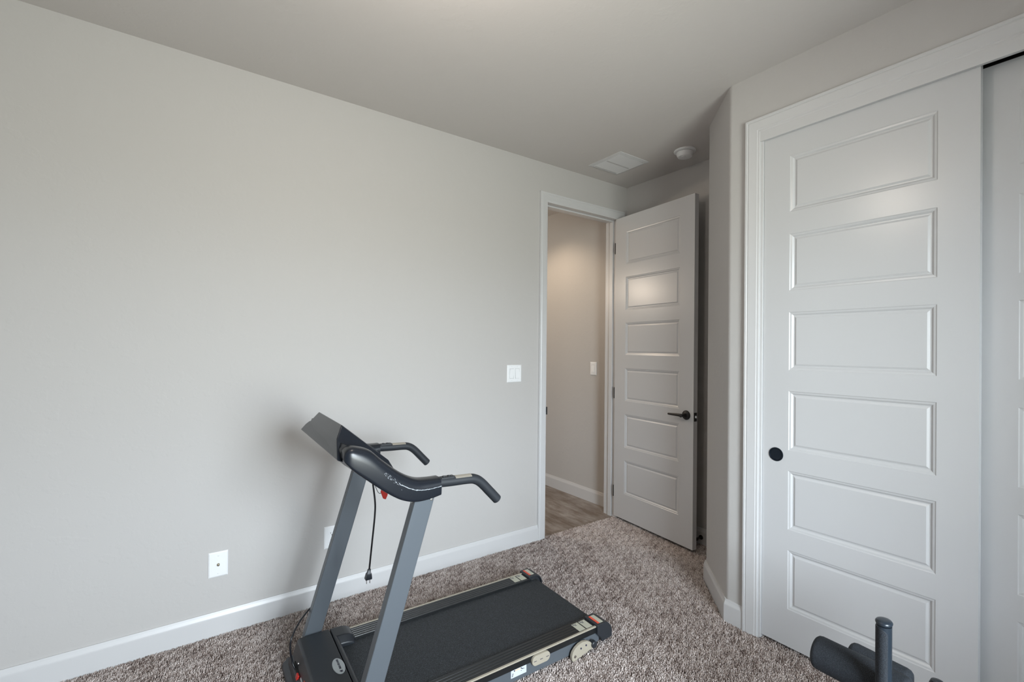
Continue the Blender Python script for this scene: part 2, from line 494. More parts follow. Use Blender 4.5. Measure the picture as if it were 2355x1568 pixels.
# ------------------------------------------------------------------ panel doors
def panel_door(name, w, h, th, u0, u1, rows, xf, label, cat='door'):
    mb = MB(xf)
    R_ = [(0.0, 0.0), (0.003, 0.0022), (0.010, 0.0035), (0.0165, 0.0085), (0.021, 0.0085), (0.029, 0.0045)]
    for side in (0, 1):
        def P(u, z, d):
            return (u, d if side == 0 else th - d, z)
        def quad(a, b, c, d_, dep=0.0):
            mb.f([mb.v(P(a, c, dep)), mb.v(P(b, c, dep)), mb.v(P(b, d_, dep)), mb.v(P(a, d_, dep))])
        quad(0, u0, 0, h); quad(u1, w, 0, h)
        zs = sorted(rows); z = 0
        for (a, b) in zs:
            quad(u0, u1, z, a); z = b
        quad(u0, u1, z, h)
        for (a, b) in zs:
            prev = None
            for ins, dep in R_:
                ring = [mb.v(P(u0+ins, a+ins, dep)), mb.v(P(u1-ins, a+ins, dep)), mb.v(P(u1-ins, b-ins, dep)), mb.v(P(u0+ins, b-ins, dep))]
                if prev:
                    for k in range(4): mb.f([prev[k], prev[(k+1) % 4], ring[(k+1) % 4], ring[k]])
                prev = ring
            mb.f(prev)
    for a, b, c, d_ in (((0, 0), (0, th), 0, h), ((w, 0), (w, th), 0, h)):
        mb.f([mb.v((a[0], a[1], 0)), mb.v((b[0], b[1], 0)), mb.v((b[0], b[1], h)), mb.v((a[0], a[1], h))])
    for z in (0, h):
        mb.f([mb.v((0, 0, z)), mb.v((w, 0, z)), mb.v((w, th, z)), mb.v((0, th, z))])
    bmesh.ops.remove_doubles(mb.bm, verts=mb.bm.verts, dist=1e-5)
    o = mb.build(name, M['door'])
    return struct(o, label, cat)

# open room door: hinge at hp, leaf runs towards fp
hp = Vector((2.9157, 2.6330, 0)); dv = Vector((-0.0877, -0.99615, 0)).normalized(); nv = Vector((-dv.y, dv.x, 0))   # nv points away from the camera
if nv.x < 0: nv = -nv
def door_xf(p): return hp + dv*p.x + nv*p.y + Vector((0, 0, p.z + 0.020))
orow = [(0.204, 0.473), (0.577, 0.844), (0.950, 1.213), (1.319, 1.578), (1.677, 1.946), (2.047, 2.312)]
d1 = panel_door('door_1', 0.773, 2.435, 0.040, 0.1185, 0.652, orow, door_xf, 'open white six panel door at the doorway')
# handle (both sides)
for sgn, y0 in ((-1, 0.0), (1, 0.040)):
    mb = MB(door_xf)
    c = (0.7145, y0, 0.913)
    mb.lathe([(0.0, 0), (0.032, 0), (0.033, 0.003), (0.030, 0.008), (0.020, 0.011), (0.013, 0.014), (0.011, 0.050), (0.013, 0.058), (0.0, 0.060)], c, (0, sgn, 0), 32)
    yl = y0 + sgn*0.049
    path = smooth_path([(0.7145, yl, 0.913), (0.690, yl, 0.9135), (0.660, yl, 0.9130), (0.628, yl, 0.9120), (0.598, yl-sgn*0.002, 0.9115)], 5)
    rr = [0.0115 - 0.0045*k/(len(path)-1) for k in range(len(path))]
    mb.tube(path, rr, 14)
    h = mb.build('lever_handle', M['bronze'], d1, auto=40)
mb = MB(door_xf); mb.box(0.7725, 0.7742, 0.006, 0.034, 0.875, 0.935); lp = mb.build('latch_plate', M['bronze'], d1)
mb = MB(door_xf); mb.prism([(0.773, 0.013), (0.785, 0.016), (0.785, 0.027), (0.773, 0.027)], 0.899, 0.914, 'z'); mb.build('latch', M['steel'], lp)
for hz in (0.20, 1.005, 2.195):
    mb = MB(door_xf)
    mb.tube([(-0.006, 0.004, hz-0.045), (-0.006, 0.004, hz+0.045)], 0.0065, 12)
    mb.box(-0.006, 0.0, 0.003, 0.036, hz-0.044, hz+0.044)
    mb.build('hinge', M['bronze'], d1, auto=40)

# closet sliding doors (u runs along -y)
def scl(z): return CAM_H + (z-CAM_H)*XD1/X1
crow = [(0.1905, 0.4635), (0.5570, 0.8290), (0.9230, 1.1975), (1.2940, 1.5630), (1.6627, 1.9255), (2.0280, 2.2890)]
frow = [(scl(a)-0.014, scl(b)-0.014) for a, b in crow]
rrow = [(a-0.014, b-0.014) for a, b in ((0.1800, 0.4570), (0.5490, 0.8260), (0.9190, 1.1950), (1.2912, 1.5664), (1.6598, 1.9355), (2.0367, 2.2970))]
c1 = panel_door('door_2', 0.750, 2.410, 0.035, 1.1315-1.0150, 1.1315-0.4955, frow,
                lambda p: Vector((XD1+p.y, 1.1315-p.x, p.z+0.014)), 'front sliding closet door with six panels')
c2 = panel_door('door_3', 0.760, 2.398, 0.035, 0.118, 0.640, rrow,
                lambda p: Vector((XD2+p.y, 0.4120-p.x, p.z+0.014)), 'rear sliding closet door behind the front one')
mb = MB(); mb.lathe([(0.0, 0), (0.0315, 0), (0.0325, 0.0015), (0.0315, 0.003), (0.0285, 0.0035), (0.0270, 0.0015), (0.026, -0.004), (0.0, -0.004)], (XD1-0.0002, 1.0686, 0.8937), (-1, 0, 0), 40)
mb.build('finger_pull', M['pull'], c1, auto=40)

# door stop on the alcove baseboard
mb = MB()
c = (X2-0.0125, 1.921, 0.047)
mb.lathe([(0.0, 0), (0.016, 0), (0.016, 0.004), (0.007, 0.008), (0.0065, 0.050), (0.011, 0.052), (0.012, 0.064), (0.0, 0.066)], c, (-1, 0, 0), 24)
tag(mb.build('door_stop', M['bronze'], auto=40), 'small black door stop on the baseboard behind the open door', 'door stop')

# ------------------------------------------------------------------ wall plates
def plate(name, to3, w, h, label, cat):
    e = None
    mb = MB(lambda p: Vector(to3(p)))
    a, b = w/2, h/2
    mb.loft([[(-a, -b, 0), (a, -b, 0), (a, b, 0), (-a, b, 0)], [(-a, -b, 0.003), (a, -b, 0.003), (a, b, 0.003), (-a, b, 0.003)],
             [(-a+0.005, -b+0.005, 0.0062), (a-0.005, -b+0.005, 0.0062), (a-0.005, b-0.005, 0.0062), (-a+0.005, b-0.005, 0.0062)]], smooth=False)
    o = mb.build(name, M['plate'])
    return tag(o, label, cat)
def north(cx, cz, y=D): return lambda p: (cx + p[0], y - p[2], cz + p[1])
def screw(parent, to3, x, z, m='plate'):
    mb = MB(lambda p: Vector(to3(p)))
    mb.lathe([(0.0, 0.006), (0.0035, 0.006), (0.0033, 0.0072), (0.0, 0.0075)], (x, z, 0), (0, 0, 1), 12)
    mb.build('screw', M[m], parent)

t3 = north(1.897, 1.2075)
sp = plate('light_switch', t3, 0.121, 0.120, 'white double rocker switch plate beside the doorway casing', 'light switch')
for i, cx in enumerate((-0.0235, 0.0235)):
    mb = MB(lambda p, cx=cx: Vector(t3(p))); up_ = 0.0030 if i == 0 else -0.0030
    mb.loft([[(cx-0.0165, -0.0335, 0.005), (cx+0.0165, -0.0335, 0.005), (cx+0.0165, 0.0335, 0.005), (cx-0.0165, 0.0335, 0.005)],
             [(cx-0.0165, -0.0335, 0.0085-up_), (cx+0.0165, -0.0335, 0.0085-up_), (cx+0.0165, 0.0335, 0.0085+up_), (cx-0.0165, 0.0335, 0.0085+up_)]], smooth=False)
    mb.mat(1)
    for (a, b, c_, d_) in ((-0.0178, -0.0165, -0.0348, 0.0348), (0.0165, 0.0178, -0.0348, 0.0348), (-0.0178, 0.0178, 0.0335, 0.0348), (-0.0178, 0.0178, -0.0348, -0.0335)):
        mb.box(cx+a, cx+b, c_, d_, 0.005, 0.0064)
    mb.build('rocker', [M['plate'], principled('rocker_gap', (0.35, 0.36, 0.37), 0.6)], sp)
    for zz in (-0.048, 0.048): screw(sp, t3, cx, zz)

t3h = lambda p: (3.06 - p[2], 3.018 + p[0], 1.207 + p[1])
hs = plate('light_switch', t3h, 0.078, 0.119, 'white single rocker switch on the hall wall seen through the doorway', 'light switch')
mb = MB(lambda p: Vector(t3h(p)))
mb.loft([[(-0.0165, -0.0335, 0.005), (0.0165, -0.0335, 0.005), (0.0165, 0.0335, 0.005), (-0.0165, 0.0335, 0.005)],
         [(-0.0165, -0.0335, 0.0115), (0.0165, -0.0335, 0.0115), (0.0165, 0.0335, 0.0060), (-0.0165, 0.0335, 0.0060)]], smooth=False)
mb.mat(1)
for (a, b, c_, d_) in ((-0.0178, -0.0165, -0.0348, 0.0348), (0.0165, 0.0178, -0.0348, 0.0348), (-0.0178, 0.0178, 0.0335, 0.0348), (-0.0178, 0.0178, -0.0348, -0.0335)):
    mb.box(a, b, c_, d_, 0.005, 0.0064)
mb.build('rocker', [M['plate'], principled('rocker_gap_hall', (0.35, 0.36, 0.37), 0.6)], hs)

t3c = north(0.1555, 0.3335)
cp = plate('coax_plate', t3c, 0.080, 0.119, 'white cable wall plate with a metal coax connector', 'wall plate')
mb = MB(lambda p: Vector(t3c(p)))
mb.lathe([(0.0, 0.006), (0.0065, 0.006), (0.0065, 0.009), (0.0048, 0.0092), (0.0048, 0.017), (0.0, 0.017)], (0, 0, 0), (0, 0, 1), 6)
mb.lathe([(0.0048, 0.009), (0.0050, 0.011), (0.0046, 0.013), (0.0050, 0.015), (0.0046, 0.0175), (0.0, 0.0175)], (0, 0, 0), (0, 0, 1), 20)
mb.build('connector', M['brass'], cp)
for zz in (-0.042, 0.042): screw(cp, t3c, 0, zz)

t3o = north(0.6795, 0.3455)
op = plate('power_outlet', t3o, 0.080, 0.119, 'white duplex outlet partly behind the far treadmill upright', 'outlet')
for cz in (0.0195, -0.0195):
    mb = MB(lambda p: Vector(t3o(p)))
    prof = [(0.0172*math.cos(a), cz + max(-0.0125, min(0.0125, 0.0172*math.sin(a)))) for a in [2*math.pi*k/28 for k in range(28)]]
    mb.loft([[(x, z, 0.005) for x, z in prof], [(x, z, 0.0073) for x, z in prof]], smooth=False)
    mb.mat(1)
    mb.box(-0.0072, -0.0052, cz+0.0005, cz+0.0085, 0.0070, 0.0078); mb.box(0.0055, 0.0073, cz+0.0010, cz+0.0080, 0.0070, 0.0078)
    mb.lathe([(0.0, 0.0070), (0.0026, 0.0070), (0.0026, 0.0078), (0.0, 0.0078)], (0, cz-0.0065, 0), (0, 0, 1), 12)
    mb.build('receptacle', [M['plate'], M['plate_slot']], op)
screw(op, t3o, 0, 0)

# ------------------------------------------------------------------ ceiling things
vx0, vx1, vy0, vy1 = 2.444, 2.748, 2.171, 2.479
mb = MB()
mb.loft([[(vx0, vy0, ZC), (vx1, vy0, ZC), (vx1, vy1, ZC), (vx0, vy1, ZC)],
         [(vx0, vy0, ZC-0.003), (vx1, vy0, ZC-0.003), (vx1, vy1, ZC-0.003), (vx0, vy1, ZC-0.003)],
         [(vx0+0.022, vy0+0.022, ZC-0.009), (vx1-0.022, vy0+0.022, ZC-0.009), (vx1-0.022, vy1-0.022, ZC-0.009), (vx0+0.022, vy1-0.022, ZC-0.009)],
         [(vx0+0.026, vy0+0.026, ZC-0.005), (vx1-0.026, vy0+0.026, ZC-0.005), (vx1-0.026, vy1-0.026, ZC-0.005), (vx0+0.026, vy1-0.026, ZC-0.005)]], smooth=False)
vent = tag(mb.build('ceiling_vent', M['trim']), 'square white air register in the ceiling by the doorway', 'vent')
mb = MB()
mb.box(vx0+0.026, vx1-0.026, vy0+0.026, vy1-0.026, ZC-0.008, ZC-0.004)
mb.mat(1)
for ry in (2.330, 2.449):
    n = 26
    for k in range(n):
        xx = vx0+0.040 + (vx1-vx0-0.080)*k/(n-1)
        mb.box(xx-0.0016, xx+0.0016, ry-0.0070, ry+0.0070, ZC-0.0084, ZC-0.0079)
mb.build('grille', [M['plate'], principled('vent_slots', (0.30, 0.29, 0.28), 0.8)], vent)

mb = MB()
cc = (2.787, 1.903, ZC)
mb.lathe([(0.0, 0), (0.071, 0), (0.072, -0.004), (0.070, -0.009), (0.060, -0.012), (0.0, -0.012)], cc, (0, 0, 1), 48)
sm = tag(mb.build('smoke_detector', M['plate'], auto=30), 'round white smoke detector on the ceiling beside the air register', 'smoke detector')
mb = MB(); mb.lathe([(0.0, -0.010), (0.053, -0.010), (0.053, -0.0155), (0.0, -0.0155)], cc, (0, 0, 1), 48)
mb.build('gap', M['plate_slot'], sm)
mb = MB(); mb.lathe([(0.0, -0.014), (0.055, -0.014), (0.0555, -0.018), (0.052, -0.034), (0.046, -0.044), (0.036, -0.047), (0.0, -0.048)], cc, (0, 0, 1), 48)
hd = mb.build('housing', M['plate'], sm, auto=30)
mb = MB(); mb.lathe([(0.0, -0.046), (0.014, -0.046), (0.015, -0.049), (0.012, -0.0505), (0.0, -0.0505)], (cc[0]-0.022, cc[1]-0.004, ZC), (0, 0, 1), 24)
mb.build('test_button', M['plate'], sm, auto=30)

# ------------------------------------------------------------------ carpet pile
def carpet():
    rng = np.random.default_rng(7)
    sp_ = 0.0053
    xs = np.arange(-0.75, X2, sp_); ys = np.arange(0.25, 2.66, sp_)
    gx, gy = np.meshgrid(xs, ys); gx = gx.ravel(); gy = gy.ravel()
    x2, y2 = np.meshgrid(np.arange(XW+0.02, X2, 0.008), np.arange(YS+0.02, 2.66, 0.008))
    far = (x2.ravel() <= -0.75) | (y2.ravel() <= 0.25)
    wide = np.concatenate([np.zeros(gx.size), np.ones(far.sum())])
    gx = np.concatenate([gx, x2.ravel()[far]]); gy = np.concatenate([gy, y2.ravel()[far]])
    gx = gx + rng.uniform(-0.45, 0.45, gx.size)*sp_; gy = gy + rng.uniform(-0.45, 0.45, gy.size)*sp_
    ok = (gx < X1-0.010) | (gy > np.where(gx > 2.60, 1.630, 1.305 + 0.022 + (gx-X1)))
    ok &= gx < X2-0.016
    ok &= (gy < D-0.016) | ((gx > OX0+0.004) & (gx < OX1-0.004) & (gy < 2.652))
    ok |= (gx < XD1+0.030) & (gx > X1-0.02) & (gy > CY0) & (gy < 1.130)
    gx = gx[ok]; gy = gy[ok]; wide = wide[ok]; N = gx.size
    # pile leans in slowly changing directions
    def lownoise(f, seed):
        r2 = np.random.default_rng(seed); s = np.zeros(N)
        for _ in range(7):
            a = r2.uniform(0, 2*np.pi); k = f*r2.uniform(0.5, 1.6); ph = r2.uniform(0, 6.28)
            s += np.sin((gx*np.cos(a)+gy*np.sin(a))*k + ph)
        return s/np.sqrt(3.5)
    big = lownoise(6.0, 3)
    mid = lownoise(26.0, 4)
    fine = lownoise(170.0, 5)
    shade = np.clip(0.52 + 0.19*rng.standard_normal(N) + 0.05*big + 0.06*mid + 0.10*fine, 0, 1)
    ang = 0.9 + 1.1*big + rng.normal(0, 1.1, N)
    lean = rng.uniform(0.0005, 0.0050, N)
    h = rng.uniform(0.0095, 0.0130, N) + 0.0008*fine
    rot = rng.uniform(0, 2*np.pi, N)
    rb = rng.uniform(0.0022, 0.0034, N)*(1+0.5*wide); rt = rb*rng.uniform(0.6, 1.0, N)
    V = np.zeros((N, 6, 3), np.float32)
    for k in range(3):
        a = rot + k*2*np.pi/3
        V[:, k, 0] = gx + rb*np.cos(a); V[:, k, 1] = gy + rb*np.sin(a); V[:, k, 2] = ZF
        a2 = a + 0.9
        V[:, 3+k, 0] = gx + lean*np.cos(ang) + rt*np.cos(a2); V[:, 3+k, 1] = gy + lean*np.sin(ang) + rt*np.sin(a2)
        V[:, 3+k, 2] = ZF + h + (0.0016 if k == 0 else 0)
    base = (np.arange(N)*6)[:, None]
    quads = np.array([[0, 1, 4, 3], [1, 2, 5, 4], [2, 0, 3, 5]])
    Q = (base[:, :, None] + quads[None]).reshape(-1, 4)
    T = (base + np.array([3, 4, 5])[None]).reshape(-1, 3)
    loops = np.concatenate([Q.ravel(), T.ravel()]).astype(np.int32)
    nq, ntri = len(Q), len(T)
    starts = np.concatenate([np.arange(nq)*4, nq*4 + np.arange(ntri)*3]).astype(np.int32)
    me = bpy.data.meshes.new('carpet_pile')
    me.vertices.add(N*6); me.vertices.foreach_set('co', V.ravel())
    me.loops.add(len(loops)); me.loops.foreach_set('vertex_index', loops)
    me.polygons.add(nq+ntri); me.polygons.foreach_set('loop_start', starts)
    me.update(calc_edges=True)
    at = me.attributes.new('shade', 'FLOAT', 'POINT')
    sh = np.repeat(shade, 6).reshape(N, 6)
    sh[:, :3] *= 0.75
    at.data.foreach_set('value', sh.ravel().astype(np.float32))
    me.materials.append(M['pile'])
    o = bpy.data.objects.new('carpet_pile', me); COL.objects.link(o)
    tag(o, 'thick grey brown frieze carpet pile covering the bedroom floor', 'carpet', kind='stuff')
    return N
carpet()

# ------------------------------------------------------------------ treadmill (local: s towards the rear, t away from the camera, z up)
K = 1.02
def TL(p): return Vector((K*p[0], K*p[1], K*p[2] - (K-1)*CAM_H))
tm = empty('treadmill', (1.632, 1.530, 0), R(-1.8))
tag(tm, 'compact black and blue grey treadmill standing on the carpet along the long wall', 'treadmill')
TW = 0.59
def tb(): return MB(TL)

for near in (True, False):
    def tt(a, b):           # mirror t ranges for the far side
        return (a, b) if near else (TW-b+0.008, TW-a+0.008)
    sg = 1 if near else -1
    # steel side frame
    a, b = tt(0.006, 0.040)
    mb = tb()
    pr = [(-1.20, 0.034), (-0.045, 0.037), (-0.024, 0.045), (-0.016, 0.062), (-0.022, 0.080), (-0.038, 0.090), (-1.20, 0.090)]
    mb.prism(pr, a, b, 'y')
    sf = mb.build('side_frame', M['grey_paint'], tm, bevel=0.004, seg=3)
    # ribbed foot rail with a black side skirt
    a, b = tt(0.0, 0.086)
    mb = tb()
    n = 5; pts = []
    outer, inner = 0.010, 0.086
    top = [(0.0005, 0.090), (0.0005, 0.1165)]
    wdt = (inner-outer)/n
    for k in range(n):
        u = outer + k*wdt
        top += [(u+0.0008, 0.1200), (u+wdt-0.0042, 0.1200), (u+wdt-0.0030, 0.1172), (u+wdt-0.0008, 0.1172)]
    top += [(0.0865, 0.119), (0.0865, 0.104), (0.012, 0.104), (0.012, 0.090)]
    poly = [((x if near else TW+0.008-x), z) for x, z in top]
    mb.prism(poly, -1.10, -0.045, 'x')
    fr = mb.build('foot_rail', M['rail_top'], tm)
    mb = tb(); a, b = tt(-0.0008, 0.0095); mb.box(-1.06, -0.046, a, b, 0.1150, 0.1208)
    mb.build('edge_stripe', M['cream'], fr, bevel=0.0015)
    # instruction stickers on the rail
    for (s0, s1) in ((-0.136, -0.100), (-0.094, -0.058)):
        mb = tb(); a, b = tt(0.012, 0.070)
        mb.loft([[(s0, a, 0.1203), (s1, a, 0.1203), (s1, b, 0.1203), (s0, b, 0.1203)], [(s0, a, 0.1208), (s1, a, 0.1208), (s1, b, 0.1208), (s0, b, 0.1208)]], smooth=False)
        mb.mat(1)
        for (c0, t0, c1, t1) in ((0.004, 0.050, 0.014, 0.046), (0.014, 0.046, 0.022, 0.052), (0.010, 0.042, 0.019, 0.040), (0.004, 0.056, 0.009, 0.050)):
            p = Vector((s0+c0, a+t0, 0.1212)); q = Vector((s0+c1, a+t1, 0.1212))
            mb.tube([p, q], 0.0009, 6)
        mb.build('instruction_sticker', [M['cream_light'], M['label_ink']], fr)
    # end cap
    a, b = tt(-0.012, 0.078)
    mb = tb()
    pr = [(-0.048, 0.088), (-0.048, 0.1285), (-0.040, 0.1300), (0.004, 0.1290), (0.022, 0.1210), (0.036, 0.106), (0.044, 0.086), (0.045, 0.054), (-0.020, 0.048), (-0.026, 0.066), (-0.040, 0.082)]
    if near:
        mb.prism(pr, a, b, 'y')
    else:
        # inner end shows the roller recess
        mb.prism(pr, a+0.012, b, 'y')
        mb.prism([(-0.048, 0.118), (-0.048, 0.1285), (-0.040, 0.1300), (0.004, 0.1290), (0.022, 0.1210), (0.036, 0.106), (0.044, 0.086), (0.045, 0.054), (0.038, 0.054), (0.037, 0.082), (0.030, 0.100), (0.018, 0.113), (0.002, 0.121), (-0.040, 0.122)], a, a+0.014, 'y')
    ec = mb.build('end_cap', M['black_plastic'], tm, bevel=0.0030, seg=3)
    lo, hi = tt(0.000, 0.062)
    mb = tb(); mb.box(-0.037, -0.026, lo, hi, 0.1298, 0.1310); wl = mb.build('warning_label', [M['red_sticker'], M['cream_light']], ec)
    mb = tb(); mb.mat(1); mb.box(-0.026, -0.004, lo, hi, 0.1293, 0.1308)
    mb.build('warning_text_panel', [M['red_sticker'], M['cream_light']], wl)
    # rear foot plate
    y0 = -0.020 if near else TW+0.008+0.006
    mb = tb()
    out = [(-0.206, 0.034), (-0.207, 0.050), (-0.200, 0.066), (-0.186, 0.079), (-0.165, 0.089), (-0.142, 0.092), (-0.118, 0.088), (-0.098, 0.077), (-0.087, 0.064), (-0.084, 0.048)]
    teeth = []
    s = -0.084
    z = 0.048
    for k in range(7):
        teeth += [(s-0.006, z-0.0035+(0.002 if k % 2 else -0.002)), (s-0.013, z-0.0040)]
        s -= 0.0160; z -= 0.0032
    mb.prism(out + teeth + [(-0.201, 0.024)], y0, y0+0.014, 'y')
    fp_ = mb.build('rear_foot', M['cream'], tm, bevel=0.0015)
    for (cs, cz, rr, mt) in ((-0.190, 0.045, 0.0065, 'steel'), (-0.156, 0.069, 0.004, 'label_ink'), (-0.126, 0.073, 0.004, 'label_ink')):
        mb = tb(); yy = y0 if near else y0+0.014
        mb.lathe([(0.0, 0), (rr, 0), (rr*0.95, 0.0022), (0.0, 0.003)], (cs, yy, cz), (0, -sg, 0), 16)
        mb.build('bolt' if mt == 'steel' else 'hole', M[mt], fp_, auto=40)
    mb = tb(); mb.lathe([(0.0, 0), (0.0135, 0), (0.015, 0.003), (0.015, 0.018), (0.012, 0.021), (0.0, 0.022)], (-0.080, y0+(0.012 if near else 0.002), 0.062), (0, -sg, 0), 24)
    mb.build('transport_wheel', M['black_plastic'], tm, auto=40)
    # cream folding bracket cover
    mb = tb(); y1 = -0.010 if near else TW+0.008-0.002
    c = [(-0.392, 0.094), (-0.340, 0.094)]; rr = 0.0205
    pr = [(c[0][0] + rr*math.cos(x), c[0][1] + rr*math.sin(x)) for x in [math.pi/2 + math.pi*k/12 for k in range(13)]] + [(c[1][0] + rr*math.cos(x), c[1][1] + rr*math.sin(x)) for x in [-math.pi/2 + math.pi*k/12 for k in range(13)]]
    mb.prism(pr, y1, y1+0.012, 'y')
    hpz = mb.build('bracket_cover', M['cream'], tm, bevel=0.002, seg=3)
    for cs in (-0.398, -0.366, -0.334):
        mb = tb(); mb.box(cs-0.007, cs+0.007, y1-0.0006 if near else y1+0.012, y1 if near else y1+0.0126, 0.0930, 0.0950)
        mb.build('slot', M['label_ink'], hpz)

# white pictogram label on the near frame
mb = tb(); mb.box(-0.508, -0.432, 0.0050, 0.0060, 0.0555, 0.0860); mb.mat(2)
mb.box(-0.492, -0.462, 0.0044, 0.0050, 0.0800, 0.0838); mb.mat(1); mb.box(-0.494, -0.489, 0.0042, 0.0050, 0.0792, 0.0840)
mb.tube([(-0.501, 0.0046, 0.062), (-0.4985, 0.0046, 0.074)], 0.0014, 6)
mb.tube([(-0.503, 0.0046, 0.062), (-0.499, 0.0046, 0.062)], 0.0010, 6)
mb.tube([(-0.461, 0.0046, 0.0835), (-0.451, 0.0046, 0.0765)], 0.0017, 6)
mb.tube([(-0.451, 0.0046, 0.0765), (-0.443, 0.0046, 0.0765)], 0.0010, 6)
mb.tube([(-0.459, 0.0046, 0.0730), (-0.457, 0.0046, 0.0710)], 0.0012, 6)
mb.build('warning_label', [M['white_label'], M['label_ink'], M['label_orange']], tm)

# cross members and running deck
mb = tb(); mb.box(-1.06, -0.060, 0.040, TW-0.030, 0.074, 0.098); mb.build('deck_board', M['black_plastic'], tm)
for ss in (-1.00, -0.60, -0.14):
    mb = tb(); mb.box(ss-0.02, ss+0.02, 0.03, TW-0.02, 0.036, 0.072); mb.build('cross_member', M['grey_paint'], tm)
# belt: loop around the rear roller
mb = tb()
rad = 0.0235; zc = 0.0865
top = [(-1.09, zc+rad), (-0.8, zc+rad), (-0.5, zc+rad), (-0.2, zc+rad), (-0.012, zc+rad)]
arc = [(-0.012 + rad*math.sin(x), zc + rad*math.cos(x)) for x in [math.pi*k/14 for k in range(1, 14)]]
bot = [(-0.012, zc-rad), (-1.09, zc-rad)]
outer = top + arc + bot
ring = [[(s, 0.080, z), (s, TW+0.008-0.080, z)] for s, z in outer]
inn = [[(s if abs(s+1.09) < 1e-6 else s, 0.080, zc + (z-zc)*0.90), (s, TW+0.008-0.080, zc + (z-zc)*0.90)] for s, z in outer]
mb.loft([[a[0], a[1], b[1], b[0]] for a, b in zip(ring, inn)], smooth=True)
mb.build('running_belt', M['belt'], tm, auto=50)
mb = tb(); mb.tube([(-0.012, 0.060, zc), (-0.012, TW-0.052, zc)], 0.0205, 20); mb.build('roller', M['steel'], tm, auto=40)

# motor hood: rear cover with two ears, front cover
mb = tb()
T0, T1 = 0.020, 0.580
mb.prism([(-1.0785, 0.060), (-1.0785, 0.1515), (-1.066, 0.1515), (-1.058, 0.145), (-1.050, 0.112), (-1.050, 0.060)], T0, T1, 'y')
hr = mb.build('hood_rear_cover', M['hood'], tm, bevel=0.004, seg=3)
for (a, b) in ((T0, 0.112), (0.488, T1)):
    mb = tb()
    inner_hi = (a == T0)
    rings = []
    prof = [(-1.074, 0.1515), (-1.034, 0.1510), (-1.014, 0.1470), (-0.998, 0.1380), (-0.989, 0.1230), (-0.987, 0.106), (-1.074, 0.106)]
    if inner_hi:
        rings = [[(s, a, z) for s, z in prof], [(s, b-0.022, z) for s, z in prof], [(s-0.006*(1 if s > -1.05 else 0), b, z if z < 0.11 else 0.106 + (z-0.106)*0.42) for s, z in prof]]
    else:
        rings = [[(s-0.006*(1 if s > -1.05 else 0), a, z if z < 0.11 else 0.106 + (z-0.106)*0.42) for s, z in prof], [(s, a+0.022, z) for s, z in prof], [(s, b, z) for s, z in prof]]
    mb.loft(rings, smooth=False)
    mb.build('hood_ear', M['hood'], hr, bevel=0.004, seg=3)
mb = tb()
mb.prism([(-1.0815, 0.034), (-1.0815, 0.1520), (-1.196, 0.1520), (-1.204, 0.149), (-1.209, 0.142), (-1.226, 0.090), (-1.236, 0.086), (-1.244, 0.052), (-1.240, 0.034)], T0, T1, 'y')
hf = mb.build('hood_front_cover', M['hood'], tm, bevel=0.003, seg=3)
# base lip in front of the hood
mb = tb(); mb.prism([(-1.20, 0.027), (-1.262, 0.027), (-1.258, 0.045), (-1.240, 0.062), (-1.20, 0.070)], -0.030, 0.620, 'y'); mb.build('front_foot', M['black_plastic'], tm, bevel=0.005, seg=3)
# switch, inlet, label on the front face
def front(p):   # p: (along t, up, out) on the sloped upper front face
    a = Vector((-1.2135, 0, 0.128)); b = Vector((-1.2245, 0, 0.094)); d = (a-b).normalized(); nrm = Vector((-d.z, 0, d.x))
    return TL(Vector((b.x, 0, b.z)) + d*p[1] + Vector((0, p[0], 0)) + nrm*p[2])
mb = MB(front); mb.box(0.425, 0.520, -0.030, 0.004, 0.0, 0.003); mb.build('inlet_recess', M['black_void'], hf)
mb = MB(front); mb.box(0.415, 0.440, -0.014, 0.004, 0.001, 0.009); mb.build('power_switch', M['red'], hf, bevel=0.002)
mb = MB(front); mb.box(0.250, 0.400, 0.002, 0.008, 0.0, 0.0012); mb.build('rating_label', M['white_label'], hf)
mb = MB(front); mb.box(0.300, 0.355, 0.010, 0.022, 0.0, 0.0012); mb.build('warning_label', M['red_sticker'], hf)
for tt_ in (0.475, 0.120):
    mb = MB(front); mb.lathe([(0.0, 0.0), (0.0045, 0.0), (0.004, 0.003), (0.0, 0.0035)], (tt_, 0.018, 0), (0, 0, 1), 14); mb.build('screw', M['steel'], hf, auto=40)

# badge with lettering
mb = tb()
bc = (-1.1035, 0.310)
def egg(sc, z):
    out = []
    for k in range(40):
        a = 2*math.pi*k/40
        ct, st = math.cos(a), math.sin(a)
        out.append((bc[0] + 0.0215*sc*st + 0.0, bc[1] + 0.050*sc*ct, z))
    return out
mb.loft([egg(1, 0.1519), egg(1, 0.1540), egg(0.94, 0.1552)])
bd = mb.build('badge', M['badge'], tm, auto=40)
fc = bpy.data.curves.new('lettering', 'FONT'); fc.body = 'MAXKARE'; fc.size = 0.0170; fc.align_x = 'CENTER'; fc.align_y = 'CENTER'; fc.extrude = 0.0003; fc.offset = 0.0003
fo = bpy.data.objects.new('lettering_tmp', fc); COL.objects.link(fo)
bpy.context.view_layer.update()
dg = bpy.context.evaluated_depsgraph_get()
tme = bpy.data.meshes.new_from_object(fo.evaluated_get(dg))
bpy.data.objects.remove(fo)
xs_ = [v.co.x for v in tme.vertices]; wd = max(xs_)-min(xs_)
sc_ = 0.062/wd
for v in tme.vertices:      # reading direction +t, up direction -s
    x, y, z = v.co
    v.co = TL((bc[0] + 0.002 - y*0.62, bc[1] + 0.009 + x*sc_, 0.1556 + z))
tme.materials.clear(); tme.materials.append(M['label_ink'])
to_ = bpy.data.objects.new('lettering', tme); COL.objects.link(to_); to_.parent = bd
mb = tb()
